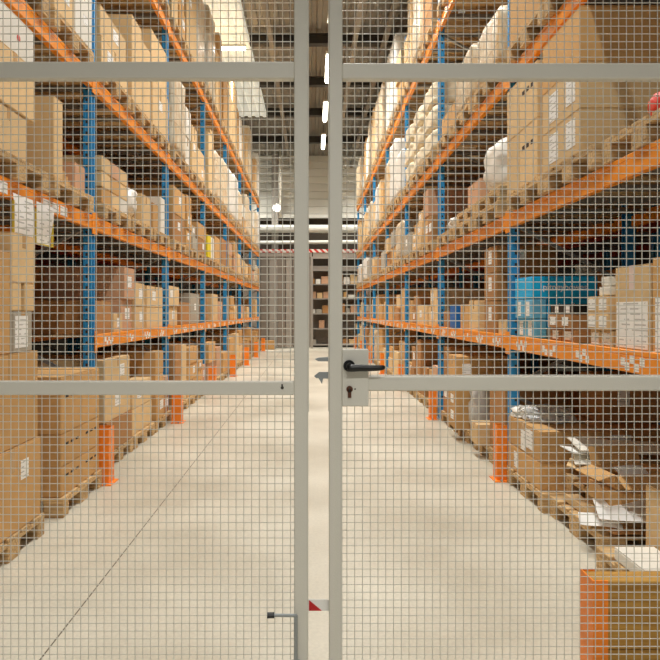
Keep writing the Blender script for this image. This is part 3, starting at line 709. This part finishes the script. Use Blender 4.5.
# blue branded cartons
def text_part(txt, size, par, m, loc, rot, name='lettering'):
    cu = bpy.data.curves.new(name, 'FONT'); cu.body = txt; cu.size = size; cu.extrude = .0004; cu.offset = .0012; cu.align_x = 'CENTER'; cu.align_y = 'CENTER'
    t = bpy.data.objects.new(name, cu); C.objects.link(t)
    dg = bpy.context.evaluated_depsgraph_get(); me = bpy.data.meshes.new_from_object(t.evaluated_get(dg))
    me.materials.clear(); me.materials.append(M[m]); bpy.data.objects.remove(t)
    o = bpy.data.objects.new(name, me); C.objects.link(o); o.parent = par; o.location = loc; o.rotation_euler = rot; return o
big = HC(1, .0, .53, 4.74, 5.14, 1.60, 1.78, 'pb', 'long blue carton with white lettering, topmost of the blue cartons', tape=False, name='blue_carton')
big.data.materials[0] = M['pb']
text_part('pitneybowes', .07, big, 'whiteink', (.0, -.2025, .09), (math.pi / 2, 0, 0))
lo = HC(1, .13, .56, 4.76, 5.12, 1.36, 1.60, 'pb', 'blue carton with faint lettering under the topmost blue one', tape=False, name='blue_carton')
text_part('pitneybowes', .06, lo, 'whiteink', (.0, -.1825, .18), (math.pi / 2, 0, 0))
HC(1, .13, .5, 4.76, 5.1, zb, 1.36, 'G', 'low grey carton at the base of the blue cartons', tape=False)
for k in range(2):
    for j in range(2):
        HC(1, .0, .12, 4.74 + .2 * j, 4.93 + .2 * j, zb + .16 * k, zb + .16 * k + .158, 'pb2', f"light blue carton with white label, {['lower','upper'][k]} {['near','far'][j]}, beside first right upright", tape=False, name='blue_carton', sticker=[('a', 0, .5, .08, .12)])
lump(HX(.38), HX(.54), 4.74, 4.9, 1.785, 1.9, 'G', 'crumpled grey paper lying on the topmost blue carton', 'crumpled_paper', 'paper', .08, seed=3, powr=.9, seg=7)
# RIGHT second shelf bay 0
put_pallet(1, XR, 0, 2, 0, 3.14, LV[2], d0=-.03)
put_pallet(1, XR, 0, 2, 1, 3.96, LV[2]); put_pallet(1, XR, 0, 2, 2, 4.77, LV[2])
for (za, zc, nm) in ((2.519, 2.80, 'bottom'), (2.80, 3.1, 'middle'), (3.1, 3.46, 'top')):
    HC(1, -.05, .6, 3.78, 4.4, za, zc, 'C' if nm != 'top' else 'T', f'carton with white labels, {nm} of stack above the second right beam, nearer pallet', tape=False, sticker=[('a', -.55, .55, .14, .18), ('a', .35, .5, .16, .2)] if nm != 'top' else [])
    HC(1, .61, 1.05, 3.8, 4.38, za, zc - .01, 'B', f'brown inner carton, {nm} of nearer stack above the second right beam', tape=(nm == 'top'))
for (za, zc, nm) in ((2.519, 2.98, 'lower'), (2.98, 3.42, 'upper')):
    HC(1, -.05, .9, 4.5, 4.88, za, zc, 'C', f'pale printed carton, {nm} near one, pallet beside first right upright, second shelf', print_=True, tape=False)
    HC(1, -.05, .9, 4.89, 5.2, za, zc, 'C', f'plain pale carton, {nm} far one, pallet beside first right upright, second shelf', tape=False)
lump(HX(.02), HX(.16), 3.02, 3.18, 2.516, 2.66, 'redpl', 'red and white roll on the empty pallet at the right photo edge', 'tape_roll', 'roll', .01, seed=1, powr=.8)
sheet('plastic_film', HX(.06), 3.45, 2.52, .14, .14, 'teal', 'scrap of teal film on the empty pallet, second right shelf', 'film scrap', bend=.03, seed=5)
# RIGHT third shelf bay 0
put_pallet(1, XR, 0, 3, 2, 4.77, LV[3]); put_pallet(1, XR, 0, 3, 1, 3.94, LV[3])
HC(1, -.03, 1.0, 4.5, 5.2, 3.799, 4.3, 'T', f'tan carton on far pallet, right rack third shelf, {A}')
HC(1, -.03, 1.0, 3.62, 4.35, 3.799, 4.2, 'B', f'brown carton on middle pallet, right rack third shelf, {A}')

# some hand slots in bay 1/2 (right)
def bayslot(U, b, p): a, c = U[b] + .1, U[b + 1] - .1; return a + (c - a) / 3 * (p + .5)
R1 = 'past first upright'
CUSTOM |= {(1, 1, 1, p) for p in range(3)} | {(1, 1, 2, p) for p in range(3)} | {(1, 1, 3, p) for p in range(3)} | {(1, 2, 3, p) for p in range(3)} | {(1, 1, 0, 0), (1, 1, 0, 1)}
y0 = bayslot(UR, 1, 0)
for (za, zc, nm) in ((zb, 1.6, 'bottom'), (1.6, 1.88, 'middle'), (1.88, 2.14, 'top')):
    HC(1, .02, .62, 5.72, 6.12, za, zc, 'B', f'brown labelled carton, {nm} of tall stack, right lowest shelf, {R1}', sticker=[('c', -.3, .65, .16, .1), ('a', 0, .6, .1, .14)])
HC(1, .0, .29, 5.42, 5.66, zb, 1.42, 'C', f'pale small carton before tall brown stack, right lowest shelf, {R1}')
y1 = bayslot(UR, 1, 1)
HC(1, .0, .5, y1 - .4, y1 - .05, zb, 1.62, 'C', f'pale carton, nearer of two mid-shelf, right lowest shelf, {R1}', tape=True)
HC(1, .0, .5, y1 - .03, y1 + .35, zb, 1.58, 'T', f'tan carton, farther of two mid-shelf, right lowest shelf, {R1}', tape=True)
y2 = bayslot(UR, 1, 2)
HC(1, .0, .35, y2 - .35, y2 - .02, zb, 1.58, 'rb', f'plain royal blue box just before the second right upright', tape=False, name='blue_box', cat='box')
HC(1, .0, .6, y2 + .0, y2 + .34, zb, 1.5, 'B', f'brown carton beside the royal blue box, right lowest shelf', tape=False)
# second shelf bay 1 right: stacked pallets with white bag, brown box
for p in range(3): put_pallet(1, XR, 1, 2, p, bayslot(UR, 1, p), LV[2])
pallet(X(1, XR, -.02 + .6), y1 - .02, LV[2] + .148, 'upper wooden pallet of the two stacked, right second shelf, past first upright', True)
pallet(X(1, XR, -.03 + .6), y0 + .02, LV[2] + .148, 'upper wooden pallet under the white bag, right second shelf, past first upright', True)
lump(HX(.0), HX(.9), y0 - .36, y0 + .38, 2.66, 3.22, 'whitefilm', 'large white bag slumped on stacked pallets past the first right upright', 'bulk_bag', 'bag', .06, seed=2, powr=.5, seg=10)
HC(1, .1, .8, y1 - .2, y1 + .32, 2.66, 2.98, 'P', 'pinkish brown carton on the stacked pallets behind the white bag', tape=True)
lump(HX(-.02), HX(.4), y2 - .35, y2 + .05, 2.515, 2.72, 'whitefilm', 'white crumpled plastic lump before the second right upright, second shelf', 'plastic_film', 'film', .06, seed=7, powr=.8)
# third shelf bay 1 right
for p in range(3): put_pallet(1, XR, 1, 3, p, bayslot(UR, 1, p), LV[3])
lump(HX(-.04), HX(1.0), y0 - .38, y0 + .38, 3.798, 4.36, 'film', 'cream wrapped carton load, near pallet, right third shelf, past first upright', 'wrapped_load', 'wrapped load', .02, 3, seed=12, powr=.07, seg=10)
lump(HX(-.04), HX(1.0), y1 - .38, y1 + .38, 3.798, 4.42, 'film', 'cream wrapped carton load, middle pallet, right third shelf, past first upright', 'wrapped_load', 'wrapped load', .02, 3, seed=17, powr=.07, seg=10)
for j in range(2):
    HC(1, .0, .6, y2 - .38 + .39 * j, y2 - .02 + .39 * j, 3.799, 4.1, 'T', f"tan carton, {['near','far'][j]} on far pallet, right third shelf, {R1}")
# third shelf bay 2 right: cream sacks
for p in range(3):
    yy = bayslot(UR, 2, p); put_pallet(1, XR, 2, 3, p, yy, LV[3]); z = 3.799
    for k in range(3):
        h = .34; lump(HX(-.05), HX(1.0), yy - .4, yy + .4, z, z + h, 'sack', f"big cream sack, {['bottom','middle','top'][k]} of {PN[p]} pile, right third shelf, past second upright", 'sack', 'sack', .035, seed=k + p * 5, powr=.26, seg=9); z += h + .001
# top shelf bay 2 right: labelled brown cartons facing the gate
CUSTOM.add((1, 2, 4, 0)); yy = bayslot(UR, 2, 0); put_pallet(1, XR, 2, 4, 0, yy, LV[4])
for k in range(3):
    for j in range(4):
        HC(1, -.05 + .28 * j, .22 + .28 * j, yy - .38, yy + .36, 5.648 + .26 * k, 5.905 + .26 * k, 'B', f"brown carton with white end label, {['bottom','middle','top'][k]} row, {['first','second','third','fourth'][j]} from aisle, right top shelf", tape=False, sticker=[('c', 0, .5, .1, .08)], detail=False)
# floor bay 1 right
for p in (0, 1): pallet(HX(.0 + .6), bayslot(UR, 1, p), 0, f"wooden pallet, {['near','middle'][p]} one, right rack floor, {R1}", True)
HC(1, .02, .6, y0 - .38, y0 + .1, .144, .8, 'B', f'tall brown carton on near pallet, right rack floor, {R1}', tape=False)
HC(1, -.1, .5, y0 + .12, y0 + .38, .144, .35, 'C', f'low pale carton on near pallet, right rack floor, {R1}')
lump(HX(.0), HX(.5), y1 - .38, y1 - .02, .146, .8, 'clear', f'clear plastic wrapped bundle on middle pallet, right rack floor, {R1}', 'plastic_bundle', 'bundle', .06, seed=5, powr=.6, seg=9)
HC(1, -.12, .5, y1 + .0, y1 + .36, .144, .62, 'T', f'tan labelled carton on middle pallet, right rack floor, {R1}', sticker=[('a', 0, .7, .14, .1), ('a', 0, .3, .14, .1)])
HC(1, -.12, .5, y1 + .0, y1 + .36, .62, .98, 'T', f'tan labelled carton topping middle pallet, right rack floor, {R1}', sticker=[('c', -.6, .6, .1, .12)])
# yellow-and-white box on left second shelf
CUSTOM |= {(-1, 3, 2, 0), (-1, 1, 2, 0), (-1, 1, 2, 1), (-1, 1, 2, 2)}
yy = bayslot(UL, 3, 0); put_pallet(-1, XL, 3, 2, 0, yy, LV[2])
HC(-1, -.03, .6, yy - .38, yy - .02, 2.519, 2.95, 'Y', 'bright yellow carton on second left shelf past the third upright', tape=False)
HC(-1, -.03, .6, yy, yy + .36, 2.519, 2.95, 'W', 'white carton beside the bright yellow one on second left shelf', tape=False)
CUSTOM.add((-1, 1, 1, 0))
HC(-1, .05, 1.0, bayslot(UL, 1, 0) - .4, bayslot(UL, 1, 0) + .1, LV[1] - .006, 1.60, 'B', 'low wide brown carton on the left lowest shelf just past the first upright')
HC(-1, .03, .4, bayslot(UL, 1, 0) + .12, bayslot(UL, 1, 0) + .4, LV[1] - .006, 1.48, 'C', 'small pale carton with label, left lowest shelf past the first upright', sticker=[('a', 0, .5, .08, .1)])
# left second shelf bay 1
for p in range(3): put_pallet(-1, XL, 1, 2, p, bayslot(UL, 1, p), LV[2])
y0, y1, y2 = (bayslot(UL, 1, p) for p in range(3))
for k in range(3):
    for j in range(3):
        HC(-1, -.03, .6, y0 - .39 + .265 * j, y0 - .15 + .265 * j, 2.519 + .15 * k, 2.519 + .15 * k + .145, 'TCWCTCCPC'[k * 3 + j], f"small {['tan','pale','white','pale','tan','pale','pale','pinkish','pale'][k * 3 + j]} carton, {['bottom','middle','top'][k]} {['near','centre','far'][j]}, stack just past first left upright, second shelf", tape=False)
lump(X(-1, XL, .9), X(-1, XL, -.03), y1 - .39, y1 - .02, 2.515, 2.92, 'whitefilm', 'white draped plastic over goods past the first left upright, second shelf', 'draped_load', 'draped load', .07, seed=13, powr=.6, seg=9)
HC(-1, .45, 1.05, y1 + .0, y2 + .3, 2.519, 3.2, 'B', 'very wide brown carton at the rear past first left upright, second shelf', tape=False)
HC(-1, -.04, .4, y1 + .0, y1 + .38, 2.519, 2.86, 'C', 'pale carton beside the white draped plastic, left second shelf')
HC(-1, -.04, .3, y2 - .38, y2 - .1, 2.519, 2.84, 'T', 'tan carton near the second left upright, left second shelf', tape=False)
HC(-1, -.04, .3, y2 + .0, y2 + .2, 2.519, 2.98, 'W', 'upright white board box by the second left upright, second shelf', tape=False)

for (s, face, U) in ((-1, XL, UL), (1, XR, UR)):
    for b_ in range(7):
        for lv in range(5):
            for p in range(3):
                if (s, b_, lv, p) in CUSTOM: continue
                fill(s, face, U, b_, lv, p)

# goods in the shaded second rows: big brown cartons
for (s, face, U) in ((-1, XL + DEP + .2, UL), (1, XR + DEP + .2, UR)):
    for b_ in range(0, 5):
        for lv in range(0, 4):
            n = 2
            for p in range(n):
                a, c = U[b_] + .1, U[b_ + 1] - .1; y = a + (c - a) * (p + .5) / n
                if rnd.random() < .06: continue
                h = rnd.uniform(.45, .8) if lv < 3 else rnd.uniform(.8, 1.4)
                x0, x1 = hb(s, face, .05, 1.0); z = LV[lv] + (.002 if lv != 1 else -.006)
                if not inview(x0, x1, y - .55, y + .55, z, z + h, 0): continue
                carton(x0, x1, y - .58, y + .58, z, z + h, rnd.choice('BBT'), f"shaded wide carton, {['near','far'][p]} one in the row behind {where(s, b_, lv)}", tape=False, side=s, detail=False)

# small boxes on far shelving unit
for i, zz in enumerate((.12, .78, 1.4, 2.02, 2.62)):
    xx = -.05; k = 0
    while xx < 2.1:
        w = rnd.uniform(.14, .3); h = rnd.uniform(.15, .42)
        if rnd.random() < .8:
            k += 1; m = rnd.choice('TCWBGP')
            carton(xx, xx + w, 24.42, 24.75, zz + .002, zz + h, m, 'small box on the pale shelving unit at the far end of the aisle', tape=False, detail=False, name='small_box', cat='box', group='small boxes on the far shelving unit')
        xx += w + .04
carton(-2.0, -1.45, 22.9, 23.3, 0, .34, 'T', 'tan box on the floor in front of the far grey door', tape=False, detail=False)

# ------------------------------------------------------------------ gate
YG = 2.0; TB = .024; S = YG / 590
def gx(u): return (u - 312) * S
def gz(v): return 1.5 + (311 - v) * S
PIT = 7.78 * S
def wire_mesh(name, par, x0, x1, z0, z1, ox, oz, L):
    b = MB(); r = .00145; y = YG + .004
    x = ox + math.ceil((x0 - ox) / PIT) * PIT
    while x < x1: b.rod((x, y, z0), (x, y, z1), r, 6); x += PIT
    z = oz + math.ceil((z0 - oz) / PIT) * PIT
    while z < z1: b.rod((x0, y + 2 * r, z), (x1, y + 2 * r, z), r, 6); z += PIT
    return b.obj(name, 'gate', par, loc=L)
def leaf(name, label, sgn, xi0, xi1, xo, r1, r2):
    L = Vector(((xi0 + xo) / 2, YG, .05)); o = empty(name, L); tag(o, label, 'gate')
    D = .035
    def fr(n, x0, x1, z0, z1, yo=0): return MB().bbox(min(x0, x1), max(x0, x1), YG - D / 2 + yo, YG + D / 2 + yo, z0, z1, .003).obj(n, 'gate', o, loc=L)
    Z0, Z1 = .06, 2.92
    fr('stile', xi0, xi1, Z0, Z1)
    fr('stile', xo, xo + sgn * .048, Z0, Z1)
    a, c = sorted((xi1 if sgn < 0 else xi1, xo)); a = min(xi0, xi1) if False else a
    inner = xi0 if sgn < 0 else xi1
    inn = min(xi0, xi1) if sgn < 0 else max(xi0, xi1)
    xa, xb = (xo + .048 * 1, inn) if sgn < 0 else (inn, xo - .0)
    if sgn < 0: xa = xo
    for (za, zb_) in ((gz(r1[1]), gz(r1[0])), (gz(r2[1]), gz(r2[0])), (Z0, Z0 + .045), (Z1 - .045, Z1)):
        fr('rail', xa, xb, za, zb_, .0005)
    return o, L, xa, xb, Z0, Z1
g1, L1, xa, xb, Z0, Z1 = leaf('gate_leaf', 'left pale grey welded mesh gate leaf nearest the camera', -1, gx(294.2), gx(308.3), gx(-330), (63.5, 80), (381, 394.5))
for n, (za, zb_) in enumerate(((gz(63.5), Z1 - .045), (gz(381), gz(80)), (Z0 + .045, gz(394.5)))):
    wire_mesh('wire_mesh', g1, xa, xb, za, zb_, gx(2.5), gz(103), L1)
g2, L2, xa2, xb2, Z0, Z1 = leaf('gate_leaf', 'right pale grey welded mesh gate leaf with black lever handle', 1, gx(328.9), gx(342.2), gx(950), (65, 80.3), (376, 390))
for n, (za, zb_) in enumerate(((gz(65), Z1 - .045), (gz(376), gz(80.3)), (Z0 + .045, gz(390)))):
    wire_mesh('wire_mesh', g2, xa2, xb2, za, zb_, gx(347), gz(103), L2)
# overlap strip above the step
MB().box(gx(308), gx(308.9), YG - .012, YG + .012, gz(411), 2.9).obj('stop_strip', 'gate', g1, loc=L1)
MB().box(gx(328.2), gx(329), YG - .012, YG + .012, gz(411), 2.9).obj('stop_strip', 'gate', g2, loc=L2)
# hole in left rail
MB().rod((gx(282.5), YG - .0178, gz(387)), (gx(282.5), YG - .0195, gz(387)), .0055, 12).box(gx(281.6), gx(283.2), YG - .0186, YG - .0176, gz(387), gz(383.5)).obj('keyhole_slot', 'dark', g1, loc=L1)
# lock box
lk = MB().bbox(gx(341.8), gx(368), YG - .027, YG + .02, gz(405), gz(349), .002).obj('lock_case', 'gate', g2, loc=L2)
b = MB().rod((gx(348.6), YG - .027, gz(365)), (gx(348.6), YG - .036, gz(365)), .0195, 24).rod((gx(348.6), YG - .036, gz(365)), (gx(348.6), YG - .065, gz(365)), .011, 16)
b.obj('handle_rosette', 'black', lk, loc=(0, 0, 0)).location = -L2
def lever():
    bm = bmesh.new(); secs = []
    prof = [(346.2, 366.0, .011, .008), (350, 366.2, .0125, .009), (358, 366.0, .0115, .008), (368, 366.2, .0105, .0075), (377, 366, .0095, .007), (381, 365.6, .008, .006), (382.5, 365.4, .004, .003)]
    b = MB(); n = 14; vs = []
    for (u, v, rz_, ry_) in prof:
        for i in range(n): t = 2 * math.pi * i / n; vs.append((gx(u), YG - .068 + math.cos(t) * ry_, gz(v) + math.sin(t) * rz_))
    fs = [(k * n + i, k * n + (i + 1) % n, (k + 1) * n + (i + 1) % n, (k + 1) * n + i) for k in range(len(prof) - 1) for i in range(n)] + [tuple(range(n)), tuple(range((len(prof) - 1) * n, len(prof) * n))]
    return b.add(vs, fs)
o = lever().obj('lever_handle', 'black', lk, smooth=True); o.location = -L2
b = MB().rod((gx(349), YG - .027, gz(388)), (gx(349), YG - .032, gz(388)), .011, 20).box(gx(347.3), gx(350.7), YG - .032, YG - .027, gz(396.5), gz(388))
o = b.obj('lock_cylinder', 'brass', lk); o.location = -L2
b = MB().box(gx(348.6), gx(349.4), YG - .0335, YG - .0318, gz(391), gz(386)).rod((gx(354.5), YG - .027, gz(388)), (gx(354.5), YG - .0285, gz(388)), .0028, 8)
o = b.obj('keyhole', 'dark', lk); o.location = -L2
# latch and hook bolt in the gap
yl = YG + .0
b = MB().prism([(gx(329), gz(357)), (gx(319), gz(357.5)), (gx(314.8), gz(359)), (gx(318), gz(361)), (gx(329), gz(361.3))], 'y', yl - .006, yl + .006)
b.obj('latch_tongue', 'steel', g2, loc=L2)
b = MB().prism([(gx(329), gz(372)), (gx(319), gz(372)), (gx(314), gz(376)), (gx(316), gz(378)), (gx(318.5), gz(378)), (gx(322), gz(384)), (gx(323), gz(378.5)), (gx(329), gz(378.5))], 'y', yl - .004, yl + .004)
b.obj('hook_bolt', 'steel', g2, loc=L2)
# drop bolt
db = MB().rod((gx(296), YG - .03, gz(611)), (gx(296), YG - .03, .0), .0065, 10)
db.bbox(gx(292), gx(300), YG - .04, YG - .0175, .3, .33, .002).bbox(gx(292), gx(300), YG - .04, YG - .0175, .12, .15, .002)
dbo = db.obj('drop_bolt', 'steel', g1, loc=L1)
h = MB().rod((gx(297), YG - .03, gz(611)), (gx(274), YG - .034, gz(610)), .0055, 10); o = h.obj('bolt_handle', 'steel', dbo); o.location = -L1
h = MB().rod((gx(275), YG - .034, gz(610)), (gx(268), YG - .035, gz(610)), .0095, 12); o = h.obj('rubber_grip', 'black', dbo); o.location = -L1
# hazard strip across the gap, tied behind the stiles
b = MB().box(gx(300), gx(338), YG + .021, YG + .0225, gz(614), gz(602.5))
hs = b.obj('hazard_tape', 'white', loc=(gx(319), YG + .02, gz(608)))
tag(hs, 'short white and red hazard tape spanning the gap between the gate leaves, low down', 'hazard tape')
b = MB().prism([(gx(309), gz(603)), (gx(309), gz(613.8)), (gx(322), gz(613.8))], 'y', YG + .0195, YG + .0208).obj('red_mark', 'red', hs, loc=(gx(319), YG + .02, gz(608)))

# ------------------------------------------------------------------ timber guard bottom right
tg = empty('timber_rack_guard', (1.6, 2.35, 0)); tag(tg, 'orange steel channel and timber rack end guard at the lower right', 'rack guard')
L = Vector((1.6, 2.35, 0)); H = .448; x0 = 1.095
c = MB(); t = .006
c.box(x0, x0 + t, 2.306, 2.404, .008, H).box(x0, x0 + .06, 2.30, 2.30 + t, .008, H).box(x0, x0 + .06, 2.41 - t, 2.41, .008, H)
c.obj('channel_post', 'guard', tg, loc=L)
c = MB().box(x0 - .02, x0 + .1, 2.27, 2.44, 0, .008); c.obj('foot_plate', 'guard', tg, loc=L)
for (za, zc) in ((.02, .17), (.175, .442)):
    MB().bbox(x0 + .008, 1.69, 2.309, 2.402, za, zc, .004).obj('timber_board', 'timber', tg, loc=L)
c = MB().box(1.64, 1.7, 2.30, 2.306, .0, H).box(1.64, 1.7, 2.404, 2.41, .0, H).box(1.694, 1.7, 2.306, 2.404, .0, H); c.obj('channel_post', 'guard', tg, loc=L)

# ------------------------------------------------------------------ lamps
def lamp(x, y, z, length, ax, label, power, group=None, spread=135):
    o = empty('strip_light', (x, y, z)); tag(o, label, 'ceiling light', group)
    def bx(w0, w1, l, z0, z1):
        b = MB(); return b.box(w0, w1, -l / 2, l / 2, z0, z1) if ax == 'y' else b.box(-l / 2, l / 2, w0, w1, z0, z1)
    bx(-.08, .08, length, .03, .09).obj('housing', 'ceilw', o)
    bx(-.05, .05, length * .97, -.01, .03).obj('diffuser', 'tube', o)
    for e in (-.35, .35):
        b = MB(); p = (0, e * length) if ax == 'y' else (e * length, 0)
        b.rod((p[0], p[1], .09), (p[0], p[1], ZC - z - .1), .006, 6).obj('hanger', 'dark', o)
    ld = bpy.data.lights.new('strip_light_source', 'AREA'); ld.shape = 'RECTANGLE'; ld.size = length * .95 if ax == 'x' else .16; ld.size_y = .16 if ax == 'x' else length * .95
    ld.energy = power; ld.color = (1, .985, .945); ld.spread = math.radians(spread)
    lo = bpy.data.objects.new('light_source', ld); C.objects.link(lo); lo.parent = o; lo.location = (0, 0, -.02)
    return o
PWR = 116
ys = [2.1 + 3.3 * i for i in range(7)]
for i, y in enumerate(ys):
    lamp(.42, y, 7.75, 1.8, 'y', f'strip light hanging over the aisle, {["first","second","third","fourth","fifth","sixth","seventh"][i]} from the gate', PWR)
lamp(-2.05, 14.3, 7.85, .9, 'x', 'bright cross-wise strip light under the white ceiling panels', 120)
lamp(-3.1, 23.4, 7.7, 1.6, 'x', 'added fill light hidden behind the end of the left rack, brightening the far wall', 140)  # unseen lamp added to brighten the far wall
lamp(3.1, 23.4, 7.7, 1.6, 'x', 'added fill light hidden behind the end of the right rack, brightening the far wall', 140)  # unseen twin on the right, added for the same wall
lamp(.3, -.9, 3.1, 1.6, 'x', 'added fill light above and behind the camera, unseen, lighting the gate', 62, spread=170)  # unseen lamp added behind the camera to light gate and heap

w = bpy.data.worlds.new('hall_world'); SC.world = w; w.use_nodes = True
bg = w.node_tree.nodes['Background']; bg.inputs[0].default_value = (1, .96, .9, 1); bg.inputs[1].default_value = .21
vs_ = SC.view_settings; vs_.view_transform = 'Standard'; vs_.look = 'None'; vs_.gamma = 1; vs_.use_curve_mapping = False; vs_.exposure = .0
SC.cycles.use_denoising = True; SC.cycles.max_bounces = 8; SC.cycles.diffuse_bounces = 5; SC.cycles.sample_clamp_indirect = 6
from collections import Counter
print('COUNTS', Counter(o.name.split('.')[0] for o in C.objects if o.parent is None).most_common(40), len(C.objects))
